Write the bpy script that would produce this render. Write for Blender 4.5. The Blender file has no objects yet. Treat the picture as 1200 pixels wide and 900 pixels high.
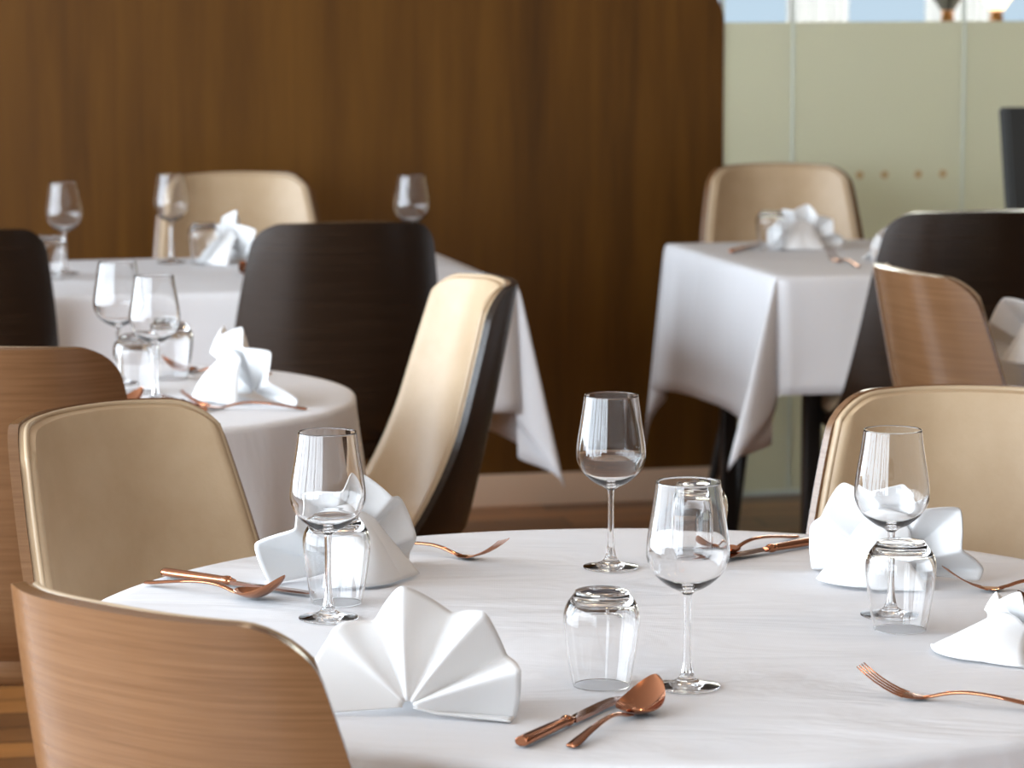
import bpy, bmesh, math, random
from mathutils import Vector, Matrix, noise
PI = math.pi
SC = bpy.context.scene
COL = SC.collection
RND = random.Random(7)

# ------------------------------------------------------------------ helpers
def node_mat(name, base=(.8,.8,.8), rough=.5, metal=0., spec=.5, **kw):
    m = bpy.data.materials.new(name); m.use_nodes = True
    b = m.node_tree.nodes['Principled BSDF']
    b.inputs['Base Color'].default_value = (*base, 1)
    b.inputs['Roughness'].default_value = rough
    b.inputs['Metallic'].default_value = metal
    b.inputs['Specular IOR Level'].default_value = spec
    for k, v in kw.items():
        b.inputs[k.replace('_', ' ')].default_value = v
    return m, m.node_tree, b

def N(nt, kind, **props):
    n = nt.nodes.new(kind)
    for k, v in props.items(): setattr(n, k, v)
    return n

def coords(nt, scale=(1,1,1), rot=(0,0,0), out='Object'):
    tc = N(nt, 'ShaderNodeTexCoord'); mp = N(nt, 'ShaderNodeMapping')
    mp.inputs['Scale'].default_value = scale; mp.inputs['Rotation'].default_value = rot
    nt.links.new(tc.outputs[out], mp.inputs['Vector'])
    return mp.outputs['Vector']

def noise_tex(nt, vec, scale, detail=4, rough=.5, dist=0.):
    n = N(nt, 'ShaderNodeTexNoise'); nt.links.new(vec, n.inputs['Vector'])
    n.inputs['Scale'].default_value = scale; n.inputs['Detail'].default_value = detail
    n.inputs['Roughness'].default_value = rough; n.inputs['Distortion'].default_value = dist
    return n.outputs['Fac']

def ramp(nt, fac, stops):
    r = N(nt, 'ShaderNodeValToRGB'); nt.links.new(fac, r.inputs['Fac'])
    els = r.color_ramp.elements
    while len(els) < len(stops): els.new(.5)
    for e, (p, c) in zip(els, stops): e.position = p; e.color = (*c, 1)
    return r.outputs['Color']

def bump(nt, b, height, strength, dist=.01, prev=None):
    n = N(nt, 'ShaderNodeBump'); n.inputs['Strength'].default_value = strength; n.inputs['Distance'].default_value = dist
    nt.links.new(height, n.inputs['Height'])
    if prev is not None: nt.links.new(prev, n.inputs['Normal'])
    nt.links.new(n.outputs['Normal'], b.inputs['Normal'])
    return n.outputs['Normal']

def finish(bm, name, mat, parent=None, smooth=35, weld=True):
    if weld: bmesh.ops.remove_doubles(bm, verts=bm.verts, dist=1e-5)
    bmesh.ops.recalc_face_normals(bm, faces=bm.faces)
    me = bpy.data.meshes.new(name); bm.to_mesh(me); bm.free()
    if smooth:
        for p in me.polygons: p.use_smooth = True
        me.set_sharp_from_angle(angle=math.radians(smooth))
    me.materials.append(mat)
    o = bpy.data.objects.new(name, me); COL.objects.link(o)
    if parent is not None: o.parent = parent
    return o

def tag(o, label, cat, group=None):
    o['label'] = label; o['category'] = cat
    if group: o['group'] = group
    return o

def thing(name, loc=(0,0,0), rz=0):
    o = bpy.data.objects.new(name, None); COL.objects.link(o)
    o.location = loc; o.rotation_euler = (0,0,rz); o.empty_display_size = .05
    return o

def structure(o): o['kind'] = 'structure'; return o

def dup(src, parent=None):
    c = src.copy(); COL.objects.link(c)
    if parent is not None: c.parent = parent
    for ch in list(src.children): dup(ch, c)
    return c

def box(bm, lo, hi, bev=0.):
    x0,y0,z0 = lo; x1,y1,z1 = hi
    v = [bm.verts.new(p) for p in ((x0,y0,z0),(x1,y0,z0),(x1,y1,z0),(x0,y1,z0),(x0,y0,z1),(x1,y0,z1),(x1,y1,z1),(x0,y1,z1))]
    fs = [bm.faces.new([v[i] for i in f]) for f in ((0,3,2,1),(4,5,6,7),(0,1,5,4),(1,2,6,5),(2,3,7,6),(3,0,4,7))]
    if bev:
        es = list({e for f in fs for e in f.edges})
        bmesh.ops.bevel(bm, geom=es, offset=bev, segments=3, profile=.5, affect='EDGES')

def loft(bm, rings, cap0=True, cap1=True, closed=True):
    vr = [[bm.verts.new(p) for p in r] for r in rings]
    n = len(vr[0])
    for a, b in zip(vr, vr[1:]):
        for i in range(n if closed else n-1):
            j = (i+1) % n
            bm.faces.new((a[i], a[j], b[j], b[i]))
    if cap0: bm.faces.new(vr[0][::-1])
    if cap1: bm.faces.new(vr[-1])
    return vr

def lathe(bm, prof, seg=48, closed_profile=False):
    """surface of revolution of (r, z) points about Z; r = 0 collapses to a pole"""
    rows = []
    for r, z in prof:
        if r < 1e-6: rows.append([bm.verts.new((0,0,z))])
        else: rows.append([bm.verts.new((r*math.cos(2*PI*i/seg), r*math.sin(2*PI*i/seg), z)) for i in range(seg)])
    pairs = list(zip(rows, rows[1:]))
    if closed_profile: pairs.append((rows[-1], rows[0]))
    for a, b in pairs:
        for i in range(seg):
            j = (i+1) % seg
            if len(a) == 1 and len(b) == 1: break
            if len(a) == 1: bm.faces.new((a[0], b[j], b[i]))
            elif len(b) == 1: bm.faces.new((a[i], a[j], b[0]))
            else: bm.faces.new((a[i], a[j], b[j], b[i]))

def spline(pts, n):
    """Catmull-Rom through tuples"""
    P = [Vector(p) for p in pts]; out = []
    for i in range(len(P)-1):
        p0 = P[max(i-1,0)]; p1 = P[i]; p2 = P[i+1]; p3 = P[min(i+2,len(P)-1)]
        for k in range(n):
            t = k/n
            out.append(.5*((2*p1) + (p2-p0)*t + (2*p0-5*p1+4*p2-p3)*t*t + (3*p1-p0-3*p2+p3)*t**3))
    out.append(P[-1]); return out

def tube(bm, pts, r, seg=8, closed=False):
    pts = [Vector(p) for p in pts]; n = len(pts); rings = []
    prev = None
    for i, p in enumerate(pts):
        a = pts[(i-1) % n] if (closed or i) else p; b = pts[(i+1) % n] if (closed or i < n-1) else p
        d = (b-a).normalized()
        u = prev - d*prev.dot(d) if prev is not None else d.orthogonal()
        if u.length < 1e-6: u = d.orthogonal()
        u.normalize(); prev = u; w = d.cross(u)
        rr = r[i] if isinstance(r, (list, tuple)) else r
        rings.append([p + u*rr*math.cos(2*PI*k/seg) + w*rr*math.sin(2*PI*k/seg) for k in range(seg)])
    if closed: rings.append(rings[0])
    loft(bm, rings, not closed, not closed)

# ------------------------------------------------------------------ the room's axes: turned 13.5 degrees against the view
RA = math.radians(13.5)
E1 = Vector((math.cos(RA), math.sin(RA), 0)); E2 = Vector((-math.sin(RA), math.cos(RA), 0))
def room(a, b, z=0): return E1*a + E2*b + Vector((0,0,z))
WB = 8.50        # depth of the back wall
GX = 2.613       # where panelling ends and glass begins

# ------------------------------------------------------------------ materials
def veneer(name, dark, mid, light, horizontal=True, rough=.3):
    m, nt, b = node_mat(name, mid, rough, spec=.6)
    s = (1.0,1.0,46) if horizontal else (26,26,1.0)
    v = coords(nt, s)
    f1 = noise_tex(nt, v, 5, 6, .65, .3)
    c = ramp(nt, f1, [(.25, dark), (.5, mid), (.78, light)])
    nt.links.new(c, b.inputs['Base Color'])
    f2 = noise_tex(nt, v, 22, 3, .6)
    bump(nt, b, f2, .12, .002)
    return m

M = {}
M['walnut'] = veneer('walnut_veneer', (.135,.064,.027), (.18,.09,.04), (.225,.118,.056), True, .2)
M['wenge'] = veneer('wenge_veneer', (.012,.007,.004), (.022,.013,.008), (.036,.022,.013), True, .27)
m, nt, b = node_mat('beige_leather', (.56,.43,.27), .42, spec=.45)
v = coords(nt, (1,1,1)); f = noise_tex(nt, v, 9, 5, .6)
nt.links.new(ramp(nt, f, [(.3,(.475,.335,.20)), (.7,(.565,.42,.27))]), b.inputs['Base Color'])
bump(nt, b, noise_tex(nt, v, 240, 2, .5), .12, .0015); M['leather'] = m
M['piping'] = node_mat('piping_leather', (.5,.37,.235), .4)[0]
M['leg'] = node_mat('dark_leg', (.018,.015,.013), .4)[0]
M['steel'] = node_mat('dark_steel', (.03,.027,.025), .35, metal=.6)[0]
M['charcoal'] = node_mat('charcoal_fabric', (.032,.033,.031), .75)[0]

def linen(name, base, crease):
    m, nt, b = node_mat(name, base, .82, spec=.2)
    v = coords(nt)
    n1 = bump(nt, b, noise_tex(nt, coords(nt, (1.6,4.2,1.6), (0,0,-.65)), 1.5, 4, .5, 1.2), crease, .03)
    wv = N(nt, 'ShaderNodeTexWave'); wv.inputs['Scale'].default_value = 160; wv.inputs['Distortion'].default_value = 1.5
    nt.links.new(v, wv.inputs['Vector'])
    bump(nt, b, wv.outputs['Fac'], .04, .001, n1)
    return m
M['cloth'] = linen('white_tablecloth_cotton', (.80,.80,.82), .34)
M['napkin'] = linen('white_napkin_linen', (.88,.88,.88), .10)

m, nt, b = node_mat('clear_glass', (1,1,1), 0, spec=.5)
b.inputs['Transmission Weight'].default_value = 1; b.inputs['IOR'].default_value = 1.48
M['glass'] = m
M['copper'] = node_mat('copper_plating', (.50,.215,.115), .055, metal=1)[0]
M['blade'] = node_mat('polished_copper_blade', (.46,.27,.21), .08, metal=1)[0]

m, nt, b = node_mat('wall_veneer', (.2,.09,.02), .45, spec=.35)
v = coords(nt, (9,9,.55)); f1 = noise_tex(nt, v, 2.2, 8, .62, .35)
v2 = coords(nt, (1.5,1.5,.05)); f2 = noise_tex(nt, v2, 3.0, 2, .5)
mx = N(nt, 'ShaderNodeMath', operation='ADD'); nt.links.new(f1, mx.inputs[0]); nt.links.new(f2, mx.inputs[1])
mh = N(nt, 'ShaderNodeMath', operation='MULTIPLY'); nt.links.new(mx.outputs[0], mh.inputs[0]); mh.inputs[1].default_value = .5
nt.links.new(ramp(nt, mh.outputs[0], [(.32,(.052,.0185,.0015)), (.5,(.10,.038,.003)), (.68,(.145,.059,.006))]), b.inputs['Base Color'])
M['wall'] = m
M['navy'] = node_mat('navy_paint', (.008,.014,.04), .5)[0]
M['skirting'] = node_mat('pale_skirting', (.85,.62,.44), .45)[0]
M['ceiling'] = node_mat('pale_ceiling', (.42,.39,.36), .8)[0]
M['plaster'] = node_mat('pale_plaster', (.62,.56,.48), .8)[0]
M['mullion'] = node_mat('window_mullion', (.05,.05,.05), .5)[0]

m, nt, b = node_mat('plank_floor', (.1,.05,.02), .3)
br = N(nt, 'ShaderNodeTexBrick'); br.offset = .37
br.inputs['Scale'].default_value = 1; br.inputs['Brick Width'].default_value = 1.3; br.inputs['Row Height'].default_value = .12
br.inputs['Mortar Size'].default_value = .004
br.inputs['Color1'].default_value = (.42,.165,.042,1); br.inputs['Color2'].default_value = (.13,.052,.018,1); br.inputs['Mortar'].default_value = (.008,.005,.003,1)
vv = coords(nt, (1,1,1)); nt.links.new(vv, br.inputs['Vector'])
gn = noise_tex(nt, coords(nt, (1.5,22,1)), 3, 5, .6)
mm = N(nt, 'ShaderNodeMix', data_type='RGBA', blend_type='MULTIPLY'); mm.inputs[0].default_value = .7
nt.links.new(br.outputs['Color'], mm.inputs[6]); nt.links.new(ramp(nt, gn, [(.3,(.45,.45,.45)),(.7,(1.2,1.2,1.2))]), mm.inputs[7])
nt.links.new(mm.outputs[2], b.inputs['Base Color']); M['floor'] = m

m, nt, b = node_mat('frosted_film', (.80,.79,.64), .55, spec=.3)
tr = N(nt, 'ShaderNodeBsdfTranslucent'); tr.inputs['Color'].default_value = (.82,.83,.68,1)
ms = N(nt, 'ShaderNodeMixShader'); ms.inputs[0].default_value = .45
nt.links.new(b.outputs[0], ms.inputs[1]); nt.links.new(tr.outputs[0], ms.inputs[2])
nt.links.new(ms.outputs[0], nt.nodes['Material Output'].inputs['Surface']); M['film'] = m
m, nt, b = node_mat('pane_glass', (.93,.98,.96), .02); b.inputs['Transmission Weight'].default_value = 1; b.inputs['IOR'].default_value = 1.06
M['pane'] = m
M['print'] = node_mat('tan_matte', (.62,.46,.24), .7)[0]
M['joint'] = node_mat('glass_joint', (.72,.78,.7), .35)[0]

def emit(name, col, s):
    m = bpy.data.materials.new(name); m.use_nodes = True; nt = m.node_tree
    nt.nodes.remove(nt.nodes['Principled BSDF'])
    e = N(nt, 'ShaderNodeEmission'); e.inputs['Color'].default_value = (*col,1); e.inputs['Strength'].default_value = s
    nt.links.new(e.outputs[0], nt.nodes['Material Output'].inputs['Surface']); return m
M['skypane'] = emit('daylit_pane', (.62,.76,.92), .95)
M['bulb'] = emit('glowing_lamp_glass', (1.,.72,.42), 3.0)
M['curtain'] = node_mat('white_curtain', (.8,.8,.8), .8)[0]
M['brass'] = node_mat('orange_brass', (.75,.36,.12), .3, metal=.8)[0]
M['lampglass'] = node_mat('smoky_lamp_glass', (.12,.13,.13), .2)[0]

# ------------------------------------------------------------------ room shell (room frame: x along the back wall, y in depth)
def room_obj(o): o.rotation_euler = (0,0,RA); return structure(o)
bm = bmesh.new(); box(bm, (-2.3,-3.2,-.06), (6.2,12.4,0)); room_obj(finish(bm, 'floor', M['floor'], smooth=0))
bm = bmesh.new(); box(bm, (-2.3,-3.2,2.8), (6.2,12.4,2.86)); room_obj(finish(bm, 'ceiling', M['ceiling'], smooth=0))
# panelled wall, its top right corner cut in a round
bm = bmesh.new()
zc, rc = 1.262, .12
prof = [(-2.2,0), (GX,0)] + [(GX - rc + rc*math.cos(t) , zc + rc*math.sin(t)*1.0) for t in [PI/2*k/10 for k in range(11)]] + [(GX-rc, 1.5), (GX-.5, 1.9), (GX-.9, 2.8), (-2.2,2.8)]
loft(bm, [[(x, WB, z) for x, z in prof], [(x, WB+.05, z) for x, z in prof]])
room_obj(finish(bm, 'wall_back', M['wall'], smooth=0))
bm = bmesh.new(); box(bm, (GX-1.0, WB+.055, 1.1), (GX-.004, WB+.10, 2.8)); room_obj(finish(bm, 'trim_1', M['navy'], smooth=0))
bm = bmesh.new(); box(bm, (-2.2, WB-.018, 0), (GX-.01, WB-.001, .085), .003); room_obj(finish(bm, 'baseboard_back', M['skirting']))
# frosted glass partition in three panes
joints = [GX, 2.806, 3.287, 4.3, 5.4]
for i in range(4):
    bm = bmesh.new(); box(bm, (joints[i]+.003, WB+.01, .012), (joints[i+1]-.003, WB+.022, 2.8))
    w = room_obj(finish(bm, 'window_%d' % (i+1), M['pane'], smooth=0))
    bm = bmesh.new(); box(bm, (joints[i]+.003, WB+.005, .012), (joints[i+1]-.003, WB+.009, 1.262))
    finish(bm, 'frosted_film', M['film'], w, smooth=0)
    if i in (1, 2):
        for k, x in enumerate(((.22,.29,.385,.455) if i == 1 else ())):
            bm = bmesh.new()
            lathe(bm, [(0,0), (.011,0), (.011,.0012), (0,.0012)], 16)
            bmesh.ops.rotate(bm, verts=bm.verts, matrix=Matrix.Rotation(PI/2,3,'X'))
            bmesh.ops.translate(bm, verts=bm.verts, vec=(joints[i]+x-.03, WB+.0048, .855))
            finish(bm, 'tan_dot', M['print'], w)  # small flat tan discs in a row on the film
for i, x in enumerate(joints[:4]):
    bm = bmesh.new(); box(bm, (x-.003, WB+.003, .0), (x+.003, WB+.024, 2.8)); room_obj(finish(bm, 'trim_%d' % (i+2), M['joint'], smooth=0))
bm = bmesh.new(); box(bm, (GX, WB, 0), (5.4, WB+.03, .011)); room_obj(finish(bm, 'trim_6', M['joint'], smooth=0))
# the room behind the glass: daylit windows with white curtains, a shelf with lamps
bm = bmesh.new(); box(bm, (1.2,12.2,0), (6.2,12.3,2.8)); room_obj(finish(bm, 'wall_far', M['plaster'], smooth=0))
for i in range(4):
    bm = bmesh.new(); box(bm, (3.0+i*.62,12.16,.7), (3.5+i*.62,12.19,2.3)); room_obj(finish(bm, 'window_%d' % (i+5), M['skypane'], smooth=0))
for i, (x0, x1) in enumerate(((3.32,3.62),(3.95,4.2),(4.5,4.76))):
    bm = bmesh.new()
    ring = lambda z: [(x0+(x1-x0)*k/40, 12.05+.025*math.sin(k*1.15), z) for k in range(41)] + [(x0+(x1-x0)*k/40, 12.057+.025*math.sin(k*1.15), z) for k in range(40,-1,-1)]
    loft(bm, [ring(.05), ring(1.2), ring(2.5)])
    o = finish(bm, 'curtain', M['curtain']); o.rotation_euler = (0,0,RA)
    tag(o, ['white curtain behind the glass nearest the wood panelling', 'white curtain behind the glass in the middle', 'white curtain behind the glass beside the lamps'][i], 'curtain', 'white curtains beyond the glass partition')
bm = bmesh.new(); box(bm, (3.1,10.2,1.16), (4.6,10.45,1.2), .004); room_obj(finish(bm, 'trim_7', M['plaster']))
for i, (x, mt, lab) in enumerate(((3.927,'lampglass','unlit smoky lamp with orange base behind top of frosted glass'),(4.098,'bulb','glowing tulip lamp with orange base behind top of frosted glass'))):
    t = tag(thing('shelf_lamp', room(x,10.32,1.20), RA), lab, 'lamp')
    bm = bmesh.new(); lathe(bm, [(0,0),(.032,0),(.032,.012),(.016,.018),(.013,.040),(.017,.046),(0,.046)], 24); finish(bm, 'lamp_base', M['brass'], t)
    t.scale = (1.35,1.35,1.2)
    bm = bmesh.new(); lathe(bm, [(0,.047),(.017,.047),(.024,.06),(.05,.10),(.064,.15),(.056,.20),(.03,.23),(0,.235)], 24); finish(bm, 'lamp_shade', M[mt], t)
# window wall on the left, out of the frame, where the daylight comes from
bm = bmesh.new(); box(bm, (-2.3,-3.2,0), (-2.2,8.6,.35)); box(bm, (-2.3,-3.2,2.6), (-2.2,8.6,2.8)); room_obj(finish(bm, 'wall_left', M['plaster'], smooth=0))
W0, WN, WS = -2.2, 6, 1.75
for i in range(WN):
    y0 = W0 + i*WS
    bm = bmesh.new()
    for (a0,a1,z0,z1) in ((y0,y0+.06,.35,2.6),(y0+WS-.06,y0+WS,.35,2.6),(y0+WS/2-.02,y0+WS/2+.02,.35,2.6),(y0,y0+WS,.35,.41),(y0,y0+WS,2.54,2.6)):
        box(bm, (-2.29,a0,z0), (-2.21,a1,z1))
    room_obj(finish(bm, 'window_%d' % (i+9), M['mullion'], smooth=0, weld=False))

# ------------------------------------------------------------------ chairs
ZB, ZT = .425, .91
def ztop(s):
    s = abs(s); s0 = .76
    d = 0 if s < s0 else .048*(1 - math.sqrt(max(0, 1-((s-s0)/(1-s0))**2)))
    return ZT - d - .006*s*s
def shell(s, v, off=0.):
    def P(s, v):
        z = ZB + v*(ztop(max(-1,min(1,s)))-ZB); t = (z-ZB)/(ZT-ZB)
        h = ZT-z; w = .173 + .21*h - .26*h*h; wd = .068 + .07*h + 1.0*max(0,h-.2)**2
        return Vector((w*s, -.195 - .105*t + wd*abs(s)**2.5 + .085*max(0,(.52-z)/.095)**2, z))
    p = P(s, v)
    if off:
        e = 1e-3; ss = max(-.985, min(.985, s)); vv_ = min(max(v, e), 1-e)
        n = (P(ss+e, vv_)-P(ss-e, vv_)).cross(P(ss, vv_+e)-P(ss, vv_-e))
        if n.length > 1e-12:
            n.normalize()
            p = p + n*off*(1 if NSIGN > 0 else -1)
    return p
NSIGN = 1
e_ = .01
if ((shell(.01,.5)-shell(-.01,.5)).cross(shell(0,.51)-shell(0,.49))).y < 0: NSIGN = -1
SS = [math.sin(PI/2*(-1+2*k/36)) for k in range(37)]
VV = [1-(1-k/22)**1.3 for k in range(23)]
def slab(front, back, S, V):
    bm = bmesh.new()
    F = [[bm.verts.new(front(s,v)) for s in S] for v in V]; B = [[bm.verts.new(back(s,v)) for s in S] for v in V]
    nv, ns = len(V), len(S)
    for i in range(nv-1):
        for j in range(ns-1):
            bm.faces.new((F[i][j],F[i][j+1],F[i+1][j+1],F[i+1][j])); bm.faces.new((B[i][j],B[i+1][j],B[i+1][j+1],B[i][j+1]))
    for j in range(ns-1):
        bm.faces.new((F[0][j],B[0][j],B[0][j+1],F[0][j+1])); bm.faces.new((F[-1][j],F[-1][j+1],B[-1][j+1],B[-1][j]))
    for i in range(nv-1):
        bm.faces.new((F[i][0],F[i+1][0],B[i+1][0],B[i][0])); bm.faces.new((F[i][-1],B[i][-1],B[i+1][-1],F[i+1][-1]))
    return bm
def seat_outline(k, z, n=30):
    pts = []
    for j in range(n+1):
        s = math.sin(PI/2*(-1+2*j/n)); p = shell(s, .06); pts.append((p.x, p.y+.004))
    xe, ye = pts[-1]
    for j in range(1, n):
        t = PI*j/n
        c, s_ = math.cos(t), math.sin(t)
        pts.append((xe*math.copysign(abs(c)**.55, c), ye + (.225-ye)*abs(s_)**.6))
    return [(x*k, y*k, z) for x, y in pts]
def make_chair(SHELL):
    t = thing('dining_chair')
    sh = finish(slab(lambda s,v: shell(s,v,0), lambda s,v: shell(s,v,-.012), SS, VV), 'backrest_shell', SHELL, t)
    S2 = [.985*s for s in SS]; V2 = [.03+.963*v for v in VV]
    def th(s, v):
        e = min((.985-abs(s))*.25, (.993-v)*.48, (v-.03)*.48+.01)
        q = min(1, max(0, e)/.012); return .004 + .016*math.sqrt(1-(1-q)**2) + .006*max(0,1-s*s)*math.sin(PI*min(1,v))
    pad = finish(slab(lambda s,v: shell(s,v,th(s,v)), lambda s,v: shell(s,v,.0005), S2, V2), 'back_pad', M['leather'], t, 50)
    bm = bmesh.new()
    path = [shell(-0.978, v, .0090) for v in V2] + [shell(s, .988, .0090) for s in S2[1:-1]] + [shell(0.978, v, .0090) for v in V2[::-1]]
    tube(bm, path, .0036, 8); finish(bm, 'piping', M['piping'], pad, 60)
    bm = bmesh.new(); loft(bm, [seat_outline(.80,.395), seat_outline(.93,.402), seat_outline(.985,.42), seat_outline(.99,.442)]); finish(bm, 'seat_pan', SHELL, t, 50)
    bm = bmesh.new(); loft(bm, [seat_outline(.955,.443), seat_outline(.985,.455), seat_outline(.985,.468), seat_outline(.955,.482), seat_outline(.86,.489), seat_outline(.6,.492), seat_outline(.2,.492)]); finish(bm, 'seat_cushion', M['leather'], t, 60)
    for sx in (-1,1):
        for a, b_ in (((.145,.14,.40),(.195,.20,0)), ((.13,-.11,.40),(.19,-.22,0))):
            bm = bmesh.new(); a = Vector((a[0]*sx,a[1],a[2])); b_ = Vector((b_[0]*sx,b_[1],b_[2]))
            loft(bm, [[p+Vector((r*math.cos(2*PI*k/14), r*math.sin(2*PI*k/14),0)) for k in range(14)] for p, r in ((a,.017),(a.lerp(b_,.5),.014),(b_,.009))])
            finish(bm, 'leg', M['leg'], t)
    return t
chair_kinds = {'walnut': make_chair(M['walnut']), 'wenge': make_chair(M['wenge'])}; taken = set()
def chair(spine, face, label, group=None, wood='walnut'):
    """spine: where the middle of the back's top stands; face: the way a sitter would look"""
    c = dup(chair_kinds[wood]) if wood in taken else chair_kinds[wood]; taken.add(wood)
    f = Vector((face[0], face[1])).normalized()
    c.location = (spine[0]+f.x*.30, spine[1]+f.y*.30, 0); c.rotation_euler = (0,0,math.atan2(-f.x, f.y))
    tag(c, label, 'chair', group); return c
G1 = 'chairs around the front round table'; G2 = 'chairs around the round table behind'; G3 = 'chairs at the tables along the wall'
chair((-.348,2.772), (.66,.75), 'wooden backed chair closest to the camera, back turned, at the front round table', G1)
chair((-.527,4.010), (.82,-.57), 'beige padded chair on the far left of the front round table, pad facing us', G1)
chair((.592,4.200), (-.17,-.985), 'beige padded chair behind the right hand side of the front round table', G1)
chair((-.738,4.600), (.02,1), 'wooden backed chair cut by the left edge, behind the beige padded chair', G2)
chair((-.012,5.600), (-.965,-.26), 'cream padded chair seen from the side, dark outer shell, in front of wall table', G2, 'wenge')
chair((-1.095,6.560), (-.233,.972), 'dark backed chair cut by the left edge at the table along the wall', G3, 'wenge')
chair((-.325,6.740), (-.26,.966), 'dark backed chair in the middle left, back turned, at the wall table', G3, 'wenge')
chair((-.690,8.290), (.233,-.972), 'beige padded chair against the wood wall, behind two wine glasses', G3)
chair((.672,8.620), (.12,-.99), 'beige padded chair against the frosted glass, behind the square table', G3)
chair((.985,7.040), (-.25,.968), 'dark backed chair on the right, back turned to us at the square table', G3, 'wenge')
chair((.655,5.760), (.955,.296), 'light brown wooden backed chair on the right, turned towards the far right table')

# tall dark seat beside the glass
t = tag(thing('bar_stool', (1.322,8.34,0), RA+PI), 'tall charcoal stool back at the right edge before the frosted glass', 'stool')
bm = bmesh.new()
def bs(s, z): return (.20-.03*(1.08-z)/.3)*s
loft(bm, [[(bs(-1,z),.17+.03*(z-.8),z),(bs(-.9,z),.155+.03*(z-.8),z),(bs(.9,z),.155+.03*(z-.8),z),(bs(1,z),.17+.03*(z-.8),z),(bs(.95,z),.205+.03*(z-.8),z),(bs(-.95,z),.205+.03*(z-.8),z)] for z in (.74,.8,.9,1.0,1.06,1.075)])
bmesh.ops.bevel(bm, geom=list(bm.edges), offset=.006, segments=2, affect='EDGES'); finish(bm, 'backrest', M['charcoal'], t)
bm = bmesh.new(); box(bm, (-.2,-.19,.68), (.2,.19,.75), .02); finish(bm, 'seat', M['charcoal'], t)
for sx in (-1,1):
    for sy in (-1,1):
        bm = bmesh.new(); loft(bm, [[Vector((sx*x+.013*math.cos(2*PI*k/12), sy*x+.013*math.sin(2*PI*k/12), z)) for k in range(12)] for x, z in ((.15,.68),(.19,0))]); finish(bm, 'leg', M['steel'], t)

# ------------------------------------------------------------------ tables and their cloths
def round_table(c, R, drop, nf, seed, tlabel, clabel, rz=0):
    t = tag(thing('round_table', (c[0],c[1],0)), tlabel, 'table')
    bm = bmesh.new(); lathe(bm, [(0,.722),(R-.012,.722),(R-.004,.726),(R-.004,.742),(R-.008,.746),(0,.746)], 96); finish(bm, 'table_top', M['walnut'], t)
    bm = bmesh.new(); lathe(bm, [(0,.012),(.045,.012),(.045,.04),(.04,.05),(.04,.70),(.12,.715),(.12,.722),(0,.722)], 32); finish(bm, 'pedestal', M['steel'], t)
    bm = bmesh.new(); lathe(bm, [(0,0),(.24,0),(.245,.006),(.10,.012),(0,.012)], 48); finish(bm, 'base', M['steel'], t)
    bm = bmesh.new(); seg = 256
    prof = [0,.1*R,.3*R,.5*R,.7*R,.85*R,.93*R,.97*R] ; rows = []
    rr = .010
    def row(r, z, fold): 
        out = []
        for i in range(seg):
            a = 2*PI*i/seg
            w = .5*math.cos(nf*a+seed+1.3*math.sin(2*a+seed)) + .35*math.cos((nf*1.0+5)*a-2*seed+math.sin(3*a)) + .25*noise.noise(Vector((2.2*math.cos(a),2.2*math.sin(a),seed)))
            q = r + fold*(w+.35)
            out.append((q*math.cos(a+rz), q*math.sin(a+rz), z + (0 if fold < .001 else 0)))
        return out
    rings = [row(max(p,.002), .7505, 0) for p in prof]
    for k in range(1,6):
        a = PI/2*k/5; rings.append(row(R-rr*.2+rr*math.sin(a), .7505-rr*(1-math.cos(a)), .0004*k))
    for k in range(1,15):
        q = k/14; rings.append(row(R+rr*.8+.016*q, .7505-rr-(drop-rr)*q, .002+.020*q))
    inner = rings[-1]
    loft(bm, rings, True, False)
    o = finish(bm, 'tablecloth', M['cloth'], smooth=60); o.location = (c[0],c[1],0)
    md = o.modifiers.new('thickness', 'SOLIDIFY'); md.thickness = .0012; md.offset = -1
    tag(o, clabel, 'tablecloth'); return t
round_table((.138,3.460), .600, .25, 13, .6, 'round pedestal table under the big white cloth in front', 'white cloth on the large round table in front')
round_table((-.705,5.280), .450, .25, 11, 2.1, 'round pedestal table under the white cloth behind the beige chair', 'white cloth on the smaller round table at middle left')
round_table((1.400,5.960), .575, .25, 12, 3.3, 'round pedestal table at the right edge beyond the light brown chair', 'white cloth on the table cut by the right edge')

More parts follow.
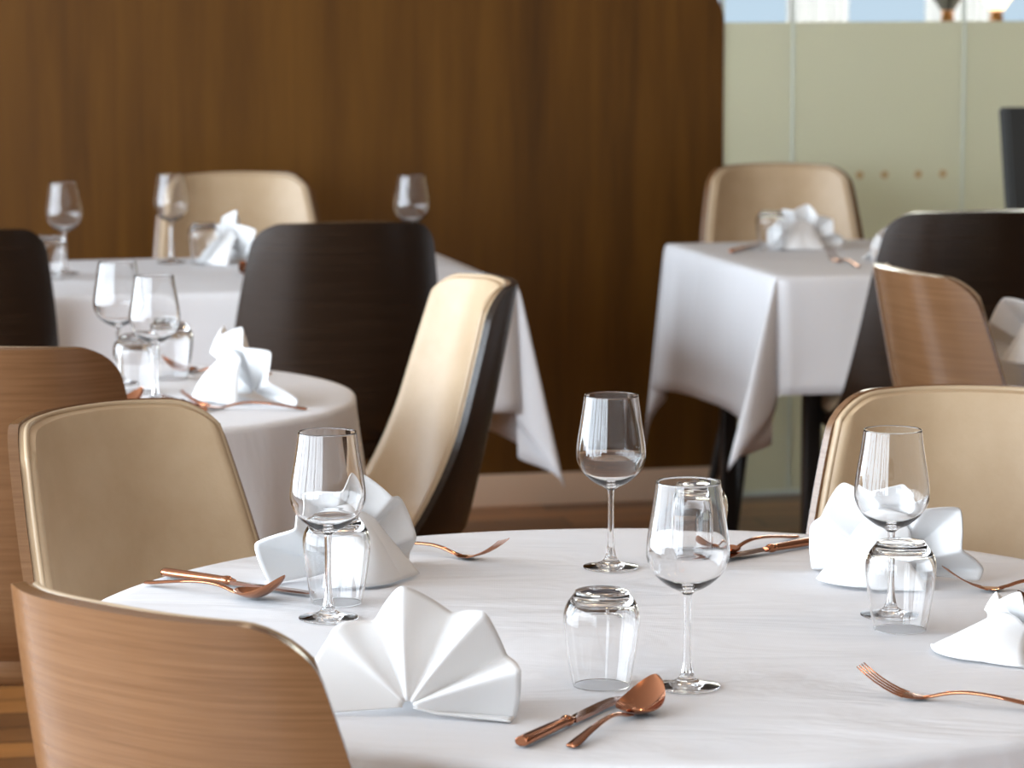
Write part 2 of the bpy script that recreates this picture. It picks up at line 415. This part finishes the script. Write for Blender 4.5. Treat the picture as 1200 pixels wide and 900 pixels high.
def square_table(c, A, B, ox, oy, tlabel, clabel, seed, back, flare):
    """c: centre; A, B: half sizes along the wall and in depth; ox, oy: overhang of the cloth"""
    t = tag(thing('square_table', (c.x,c.y,0), RA), tlabel, 'table')
    bm = bmesh.new(); box(bm, (-A+.004,-B+.004,.722), (A-.004,B-.004,.746), .006); finish(bm, 'table_top', M['walnut'], t)
    for sx in (-1,1):
        for sy in (-1,1):
            bm = bmesh.new(); x, y = sx*(A-.12), sy*(B-.12); box(bm, (x-.018,y-.018,0), (x+.018,y+.018,.722), .003); finish(bm, 'leg', M['steel'], t)
    bm = bmesh.new(); nx, ny, no, nc = 30, 26, 16, 28
    a0, rr = math.radians(5), .008
    def drape(x, y, nxv, nyv, r, al, extra=0.):
        e = 1-math.exp(-r/rr); h = r*math.sin(al) + rr*e + extra
        return Vector((x+nxv*h, y+nyv*h, .7505 - r*math.cos(al) + rr*e*.6))
    def wave(t, k): return .013*math.sin(t*8.5+seed+2*k) + .014*noise.noise(Vector((t*5, k, seed)))
    X = [-A+2*A*k/nx for k in range(nx+1)]; Y = [-B+2*B*k/ny for k in range(ny+1)]
    T = [[bm.verts.new((x,y,.7505)) for x in X] for y in Y]
    for i in range(ny):
        for j in range(nx): bm.faces.new((T[i][j],T[i][j+1],T[i+1][j+1],T[i+1][j]))
    def grid(rows):
        G = [[bm.verts.new(p) for p in r] for r in rows]
        for a, b in zip(G, G[1:]):
            for j in range(len(a)-1): bm.faces.new((a[j],a[j+1],b[j+1],b[j]))
    qs = [(k/no)**1.5 for k in range(no+1)]
    for sy in (-1,1): grid([[drape(x, sy*B, 0, sy, (back if sy > 0 else oy)*q, a0, q*wave(x, sy)*max(0,1-(x/A)**2)) for x in X] for q in qs])
    for sx in (-1,1): grid([[drape(sx*A, y, sx, 0, ox*q*(1-(.13*math.sin(PI*(y+B)/(2*B))*(1-.5*(y+B)/(2*B)) if sx < 0 else 0)), a0, q*wave(y, 5*sx)*max(0,1-(y/B)**2)) for y in Y] for q in qs])
    for sx in (-1,1):
        for sy in (-1,1):
            oq = back if sy > 0 else oy; phc = math.atan2(oq, ox); cols = []
            for k in range(nc+1):
                ph = PI/2*k/nc; rm = min(ox/max(math.cos(ph),1e-6), oq/max(math.sin(ph),1e-6))
                g_ = lambda c, w: math.exp(-((ph-c)/w)**2)
                al = a0 + math.radians(flare[(sx,sy)])*g_(phc,.26) - math.radians(6)*(g_(phc*.38,.16)+g_(phc+(PI/2-phc)*.6,.18))
                cols.append([drape(sx*A, sy*B, sx*math.cos(ph), sy*math.sin(ph), rm*q, al) for q in qs])
            grid(cols)
    o = finish(bm, 'tablecloth', M['cloth'], smooth=70); o.location = (c.x,c.y,0); o.rotation_euler = (0,0,RA)
    md = o.modifiers.new('thickness', 'SOLIDIFY'); md.thickness = .0012; md.offset = -1
    tag(o, clabel, 'tablecloth'); return t
fr = Vector((.006,7.05,0))
square_table(fr - E1*.60 + E2*.40, .60, .40, .36, .27, 'rectangular table along the wood wall at left under white cloth', 'white cloth on the table along the wood wall at left', 1.7, .30, {(-1,-1):14,(1,-1):9,(-1,1):12,(1,1):12})
fl = Vector((.575,7.234,0))
square_table(fl + E1*.42 + E2*.43, .42, .43, .36, .26, 'square table by the glass under white cloth with dark legs', 'white cloth with hanging corners on the square table by the glass', 5.2, .36, {(-1,-1):17,(1,-1):12,(-1,1):1,(1,1):12})

# ------------------------------------------------------------------ glassware
TOP = .7512
def make_wine_glass():
    t = thing('wine_glass')
    outer = spline([(.0042,.092),(.009,.0955),(.020,.1015),(.0315,.112),(.0380,.125),(.0392,.137),(.0375,.153),(.0345,.172),(.0318,.190),(.0303,.2022)], 6)
    inner = spline([(.0292,.2022),(.0307,.190),(.0334,.172),(.0364,.153),(.0381,.137),(.0368,.1262),(.0303,.1128),(.018,.1035),(.007,.0995),(0,.0988)], 6)
    bm = bmesh.new(); lathe(bm, [(p[0],p[1]) for p in [(*q[:2],) for q in outer]] + [(.03015,.2030),(.0296,.2031)] + [(max(q[0],0),q[1]) for q in inner], 56); finish(bm, 'bowl', M['glass'], t, 80)
    bm = bmesh.new(); lathe(bm, [(q[0],q[1]) for q in spline([(.0042,.092),(.0036,.086),(.0033,.07),(.0034,.045),(.0042,.026),(.0060,.015)], 6)], 40); finish(bm, 'stem', M['glass'], t, 80)
    bm = bmesh.new(); lathe(bm, [(q[0],q[1]) for q in spline([(.0060,.015),(.0085,.0095),(.014,.0062),(.022,.0042),(.0300,.0026),(.0312,.0016),(.0308,.0006),(.0295,.0)], 5)] + [(.02,.0007),(.008,.0014),(0,.0016)], 56); finish(bm, 'foot', M['glass'], t, 80)
    return t
def make_tumbler():
    """standing upside down: mouth on the cloth, thick base up"""
    t = thing('tumbler')
    outer = spline([(.0275,.0),(.0300,.012),(.0330,.030),(.0358,.050),(.0368,.064),(.0360,.074),(.0325,.082),(.0270,.0895),(.0255,.0925)], 6)
    inner = spline([(.0264,.0),(.0289,.012),(.0319,.030),(.0345,.050),(.0352,.062),(.0340,.072),(.0300,.0795),(.022,.0835),(.010,.0845),(0,.0847)], 6)
    bm = bmesh.new(); lathe(bm, [(0,.0925)] + [(.0235,.0930)] + [(q[0],q[1]) for q in outer[::-1]] + [(q[0],q[1]) for q in inner], 56); finish(bm, 'tumbler_body', M['glass'], t, 80)
    return t
WG, TU = make_wine_glass(), make_tumbler(); used = {}
WG.scale = (1.02,1.02,.985)
def place(proto, x, y, label, cat, group=None, rz=0., z=TOP):
    o = proto if proto.name not in used else dup(proto)
    used[proto.name] = 1
    o.location = (x, y, z); o.rotation_euler = (0,0,rz)
    return tag(o, label, cat, group)
g = 'wine glasses on the front table'
place(WG, .168, 3.163, 'wine glass nearest us, just behind the copper spoon', 'wine glass', g)
place(WG, .113, 3.790, 'wine glass at the back edge of the front table, against the dark wall', 'wine glass', g)
place(WG, -.194, 3.495, 'wine glass at left, before the napkin and a tumbler', 'wine glass', g)
place(WG, .402, 3.512, 'wine glass at right, in front of the beige padded chair', 'wine glass', g)
g = 'upturned tumblers on the front table'
place(TU, .086, 3.172, 'upturned tumbler in the middle of the front table, behind the copper knife', 'tumbler', g)
place(TU, -.190, 3.585, 'upturned tumbler at left, behind a wine glass stem', 'tumbler', g)
place(TU, .404, 3.440, 'upturned tumbler at right, standing before a wine glass stem', 'tumbler', g)
place(TU, .212, 3.825, 'upturned tumbler seen through the nearest wine glass', 'tumbler', g)
g = 'wine glasses on the middle left table'
place(WG, -.640, 5.430, 'farther of two wine glasses on the small round table', 'wine glass', g)
place(WG, -.556, 5.200, 'nearer of two wine glasses on the small round table', 'wine glass', g)
g = 'tumblers on the middle left table'
place(TU, -.600, 5.330, 'left upturned tumbler under the wine glasses on the small round table', 'tumbler', g)
place(TU, -.562, 5.500, 'right upturned tumbler under the wine glasses on the small round table', 'tumbler', g)
g = 'wine glasses on the table along the wall'
place(WG, -.975, 7.300, 'leftmost wine glass, standing before the wood wall', 'wine glass', g)
place(WG, -.768, 7.560, 'wine glass standing before the beige chair at the wood wall', 'wine glass', g)
place(WG, -.225, 7.520, 'wine glass showing above the dark chair back', 'wine glass', g)
g = 'tumblers on the table along the wall'
place(TU, -.992, 7.200, 'upturned tumbler half hidden by the dark chair at the left edge', 'tumbler', g)
place(TU, -.690, 7.530, 'upturned tumbler beside the napkin on the wall table', 'tumbler', g)
place(TU, .610, 7.880, 'upturned tumbler beside the napkin on the square table', 'tumbler', g)

# ------------------------------------------------------------------ napkins folded into fans
def make_napkin(seed, R=.10, tilt=20, th0=-10, th1=190, pleat=40, amp=.0145, flap=True, phase=98, flank=400):
    """a napkin pleated into a fan round its foot; past the angle 'flank' the cloth runs on unpleated"""
    rnd = random.Random(seed); bm = bmesh.new(); nt_, nr = 160, 18
    wob = [rnd.uniform(.8,1.25) for _ in range(12)]; len_ = [rnd.uniform(-.05,.05) for _ in range(12)]; sh = [rnd.uniform(-4,4) for _ in range(12)]
    ct, st = math.cos(math.radians(tilt)), math.sin(math.radians(tilt)); rows = []
    for i in range(nt_+1):
        th = th0 + (th1-th0)*i/nt_; kk = (th-phase)/pleat; k0 = math.floor(kk); f_ = kk-k0
        lerp = lambda L: L[k0 % 12]*(1-f_) + L[(k0+1) % 12]*f_
        fade = 1/(1+math.exp((th-flank-8)/4))
        c = math.cos(2*PI*(kk + lerp(sh)/pleat)); w = math.asin(.965*c)/1.306
        a = math.radians(th); row = []
        for j in range(nr+1):
            q = j/nr; r = R*(.05+.95*q)*(1 + (.055*w*fade + lerp(len_))*q - .10*(1-fade)*q*max(0,(th-flank)/60))
            d = amp*lerp(wob)*w*fade*(q**.9)*(1-.2*q*q)
            x = r*math.cos(a); zz = r*math.sin(a)
            y = -d + .012*q*q*math.sin(a) - .012*q*(1-fade)
            row.append(Vector((x, y*ct + zz*st, max(zz*ct - y*st + .010, .0025 + .003*(1-q)))))
        rows.append(row)
    V = [[bm.verts.new(p) for p in row] for row in rows]
    for i in range(nt_):
        for j in range(nr): bm.faces.new((V[i][j],V[i+1][j],V[i+1][j+1],V[i][j+1]))
    if flap:
        top = R*.72; n = 18
        for lay, (wt, wb, yb, side) in enumerate(((.030,.068,.070,.0),(.026,.050,.082,.012))):
            F = []
            for i in range(n+1):
                q = i/n; row = []
                for j in range(n+1):
                    s = -1+2*j/n
                    wd = wt + (wb-wt)*q**1.2
                    zt = top*ct
                    x = s*wd + side*q
                    y = .016 + zt/ct*st*(1-q) + (yb+.0)*q + .012*math.sin(PI*q)*(1-s*s) - .022*q*s*s
                    z = max(.0022+.0012*lay, zt*(1-q)**.9 - .012*s*s*(1-q) + .0015)
                    row.append(bm.verts.new((x,y,z)))
                F.append(row)
            for i in range(n):
                for j in range(n): bm.faces.new((F[i][j],F[i][j+1],F[i+1][j+1],F[i+1][j]))
    o = finish(bm, 'napkin', M['napkin'], smooth=75)
    md = o.modifiers.new('thickness', 'SOLIDIFY'); md.thickness = .0020; md.offset = 0
    return o
def napkin(x, y, face, label, group, **kw):
    o = make_napkin(**kw); f = Vector(face).normalized()
    o.location = (x, y, TOP); o.rotation_euler = (0,0,math.atan2(f.x, -f.y)); return tag(o, label, 'napkin', group)
g = 'fan folded napkins on the front table'
napkin(-.096, 3.036, (-.26,-.97), 'white fan folded napkin opening towards us, beside the nearest wooden chair', g, seed=3, R=.105, tilt=26, amp=.022, flank=128)
napkin(-.198, 3.750, (-.62,.78), 'white fan folded napkin behind the left wine glass', g, seed=5, R=.106, tilt=12)
napkin(.430, 3.740, (.42,.90), 'white fan folded napkin behind the right wine glass', g, seed=8, R=.102, tilt=14)
napkin(.522, 3.335, (.84,.54), 'white napkin cut by the right edge, lying low beside a fork', g, seed=11, R=.058, tilt=18, amp=.008)
napkin(-.405, 5.250, (.85,.5), 'white fan folded napkin on the small round table', None, seed=14, R=.112, tilt=16)
napkin(-.610, 7.560, (.9,.5), 'white fan folded napkin before the beige chair at the wood wall', None, seed=17, R=.105, tilt=8)
napkin(.690, 7.960, (.25,.95), 'white fan folded napkin on the square table by the glass', None, seed=21, R=.09, tilt=8)
napkin(.885, 7.600, (.35,-.9), 'white napkin peeping out behind the dark chair at right', None, seed=24, R=.075, tilt=8)
napkin(.915, 5.760, (.2,.98), 'white napkin on the table cut by the right edge', None, seed=27, R=.112, tilt=14)

# ------------------------------------------------------------------ copper cutlery (handle end at the origin, pointing along +Y)
def ell(y, hw, ht, zc, n=12): return [(hw*math.cos(2*PI*k/n), y, zc+ht*math.sin(2*PI*k/n)) for k in range(n)]
HANDLE = [(.000,.0030,.0012,.0022),(.002,.0056,.0019,.0026),(.012,.0062,.0021,.0034),(.035,.0048,.0019,.0068),(.065,.0036,.0018,.0104),(.090,.0030,.0019,.0112),(.108,.0030,.0020,.0090),(.122,.0034,.0019,.0052)]
def handle(extra):
    bm = bmesh.new(); loft(bm, [ell(p[0],p[1],p[2],p[3]) for p in spline(HANDLE+extra, 4)]); return bm
def make_spoon():
    t = thing('spoon')
    finish(handle([(.132,.0048,.0012,.0034)]), 'handle', M['copper'], t, 60)
    bm = bmesh.new(); n, k = 20, 14; L = .064
    def P(i, j, off):
        q = (1-math.cos(PI*i/n))/2; s = -1+2*j/k
        w = .0218*math.sin(PI*q**.80)**.56 if 0 < i < n else 0.001
        dish = .0085*(1-s*s)*max(0,math.sin(PI*q))**.7
        return (w*s, .128+L*q, .0115 + .0165*(q-.25)**2*2 - .004*(1-q) - dish - off)
    F = [[bm.verts.new(P(i,j,0)) for j in range(k+1)] for i in range(n+1)]; B = [[bm.verts.new(P(i,j,.0011)) for j in range(k+1)] for i in range(n+1)]
    for i in range(n):
        for j in range(k): bm.faces.new((F[i][j],F[i][j+1],F[i+1][j+1],F[i+1][j])); bm.faces.new((B[i][j],B[i+1][j],B[i+1][j+1],B[i][j+1]))
        bm.faces.new((F[i][0],F[i+1][0],B[i+1][0],B[i][0])); bm.faces.new((F[i][k],B[i][k],B[i+1][k],F[i+1][k]))
    for i in (0,n):
        for j in range(k): bm.faces.new((F[i][j],B[i][j],B[i][j+1],F[i][j+1]))
    finish(bm, 'bowl', M['copper'], t, 60); return t
def make_fork():
    t = thing('fork')
    finish(handle([(.132,.0052,.0014,.0030)]), 'handle', M['copper'], t, 60)
    bm = bmesh.new()
    zc = lambda y: .0026 + 6.2*max(0,y-.138)**2 + .10*max(0,y-.150)
    loft(bm, [ell(y, w, .0011, zc(y), 14) for y, w in ((.129,.0044),(.134,.0080),(.140,.0112),(.146,.0120),(.152,.0121))])
    for c in (-.0104,-.00347,.00347,.0104):
        loft(bm, [[(c*(1-.06*q)+.0019*(1-.55*q)*math.cos(2*PI*k/8), .150+.046*q, zc(.150+.046*q)+.0011*(1-.4*q)*math.sin(2*PI*k/8)) for k in range(8)] for q in (0,.2,.4,.6,.8,.95,1)])
    finish(bm, 'tines', M['copper'], t, 60, weld=False); return t
def make_knife():
    t = thing('knife'); bm = bmesh.new()
    loft(bm, [ell(p[0],p[1],p[2],p[3]) for p in spline([(0,.0045,.0030,.0056),(.002,.0070,.0048,.0056),(.02,.0074,.0050,.0056),(.06,.0066,.0048,.0056),(.084,.0058,.0045,.0056),(.090,.0068,.0052,.0056),(.094,.0068,.0052,.0056),(.097,.0050,.0038,.0056),(.101,.0056,.0030,.0050)], 4)])
    finish(bm, 'handle', M['copper'], t, 50)
    bm = bmesh.new()
    rows = [(.100,-.0052,.0058,.0016),(.112,-.0068,.0066,.0013),(.140,-.0086,.0070,.0011),(.175,-.0092,.0070,.0009),(.198,-.0082,.0068,.0008),(.208,-.0050,.0064,.0006),(.213,.001,.0056,.0004)]
    loft(bm, [[(a,y,.0046),(b_*.4+a*.6,y,.0046+h),(b_,y,.0046+h*1.5),(b_,y,.0046-h*1.5),(b_*.4+a*.6,y,.0046-h)] for y,a,b_,h in rows])
    finish(bm, 'blade', M['blade'], t, 40); return t
SP, FK, KN = make_spoon(), make_fork(), make_knife()
def cut(proto, end, d, label, cat, group=None, z=TOP, tilt=0.):
    """end: handle end, d: direction from handle to tip"""
    o = place(proto, end[0], end[1], label, cat, group, math.atan2(-d[0], d[1]), z)
    return o
g = 'copper knives on the front table'
cut(KN, (.008,2.916), (.455,.890), 'copper knife lying in front, beside the nearest copper spoon', 'knife', g)
cut(KN, (-.393,3.736), (.824,-.566), 'copper knife at the left edge of the front table, under a spoon', 'knife', g)
cut(KN, (.372,3.948), (-.74,-.67), 'copper knife at the back of the front table near the right napkin', 'knife', g)
g = 'copper spoons on the front table'
cut(SP, (.052,2.912), (.43,.903), 'copper spoon in front with a shining bowl', 'spoon', g)
cut(SP, (-.408,3.684), (.84,-.54), 'copper spoon at the left edge of the front table, crossing a knife', 'spoon', g, z=TOP+.001)
cut(SP, (.342,3.985), (-.64,-.77), 'copper spoon at the back of the front table behind a knife', 'spoon', g)
cut(SP, (.705,3.410), (-.86,.45), 'copper spoon tip showing behind the napkin at the right edge', 'spoon', g)
g = 'copper forks on the front table'
cut(FK, (-.168,3.932), (.81,-.585), 'copper fork at the back of the front table beside the left napkin', 'fork', g)
cut(FK, (.508,3.050), (-.90,.43), 'copper fork nearest us at right, tines towards the middle', 'fork', g)
cut(FK, (.668,3.680), (-.97,-.20), 'copper fork behind the right tumbler, pointing left', 'fork', g)
g = 'cutlery on the small round table'
cut(SP, (-.700,5.020), (.66,.75), 'copper spoon bowl peeping over the beige chair', 'spoon', g)
cut(SP, (-.400,5.545), (-.93,.2), 'copper spoon behind the napkin on the small round table', 'spoon', g)
cut(KN, (-.470,5.085), (-.45,.89), 'knife before the napkin on the small round table', 'knife', g)
cut(FK, (-.315,5.115), (-.98,.1), 'fork lying along the front edge of the small round table', 'fork', g)
cut(SP, (-.500,7.120), (-.45,.89), 'copper spoon beside the dark chair on the wall table', 'spoon')
cut(FK, (.770,7.44), (-.24,.97), 'copper fork on the square table by the glass', 'fork')
cut(KN, (.510,7.80), (.35,.93), 'knife left of the tumbler on the square table', 'knife')

# ------------------------------------------------------------------ light
def area(name, loc, direction, sx, sy, power, col):
    l = bpy.data.lights.new(name, 'AREA'); l.shape = 'RECTANGLE'; l.size = sx; l.size_y = sy; l.energy = power; l.color = col
    o = bpy.data.objects.new(name, l); COL.objects.link(o); o.location = loc
    o.rotation_euler = Vector(direction).to_track_quat('-Z', 'Y').to_euler(); return o
for i in range(WN):
    y = W0 + (i+.5)*WS
    area('window_daylight', room(-2.32, y, 1.475), E1 + Vector((0,0,-.0)), 1.62, 2.12, 130, (.79,.895,1.0))
area('far_room_daylight', room(4.2, 11.6, 2.3), -E2 + Vector((0,0,-.5)), 2.5, .8, 115, (1,.95,.85))
for a, b_ in ((1.0,1.6),(2.6,3.4),(1.2,5.2),(3.0,6.4)):
    l = bpy.data.lights.new('ceiling_lamp', 'POINT'); l.energy = 10; l.color = (1,.72,.45); l.shadow_soft_size = .06
    o = bpy.data.objects.new('ceiling_lamp', l); COL.objects.link(o); o.location = room(a, b_, 2.6)
area('far_curtain_fill', room(4.1, 11.0, 2.2), E2 + Vector((0,0,-.35)), 2.4, .6, 70, (.95,.98,1))  # added fill light to brighten the far curtains
w = bpy.data.worlds.new('room_ambience'); SC.world = w; w.use_nodes = True
bg = w.node_tree.nodes['Background']; bg.inputs['Color'].default_value = (1.0,.88,.78,1); bg.inputs['Strength'].default_value = .17

# ------------------------------------------------------------------ camera
cam = bpy.data.cameras.new('camera'); co = bpy.data.objects.new('camera', cam); COL.objects.link(co); SC.camera = co
co.location = (0,0,1.454); co.rotation_euler = (PI/2 - .128726, 0, 0)
cam.sensor_width = 36; cam.lens = 36*3940/1200; cam.clip_start = .05
cam.dof.use_dof = True; cam.dof.focus_distance = 3.55; cam.dof.aperture_fstop = 10.5
SC.view_settings.view_transform = 'Standard'; SC.view_settings.look = 'None'
SC.view_settings.exposure = 0; SC.view_settings.gamma = 1; SC.view_settings.use_curve_mapping = False
cy = SC.cycles
cy.use_denoising = True; cy.max_bounces = 18; cy.transmission_bounces = 16; cy.glossy_bounces = 6; cy.diffuse_bounces = 4; cy.transparent_max_bounces = 12
cy.caustics_refractive = True; cy.caustics_reflective = False; cy.blur_glossy = 1.0; cy.sample_clamp_indirect = 6
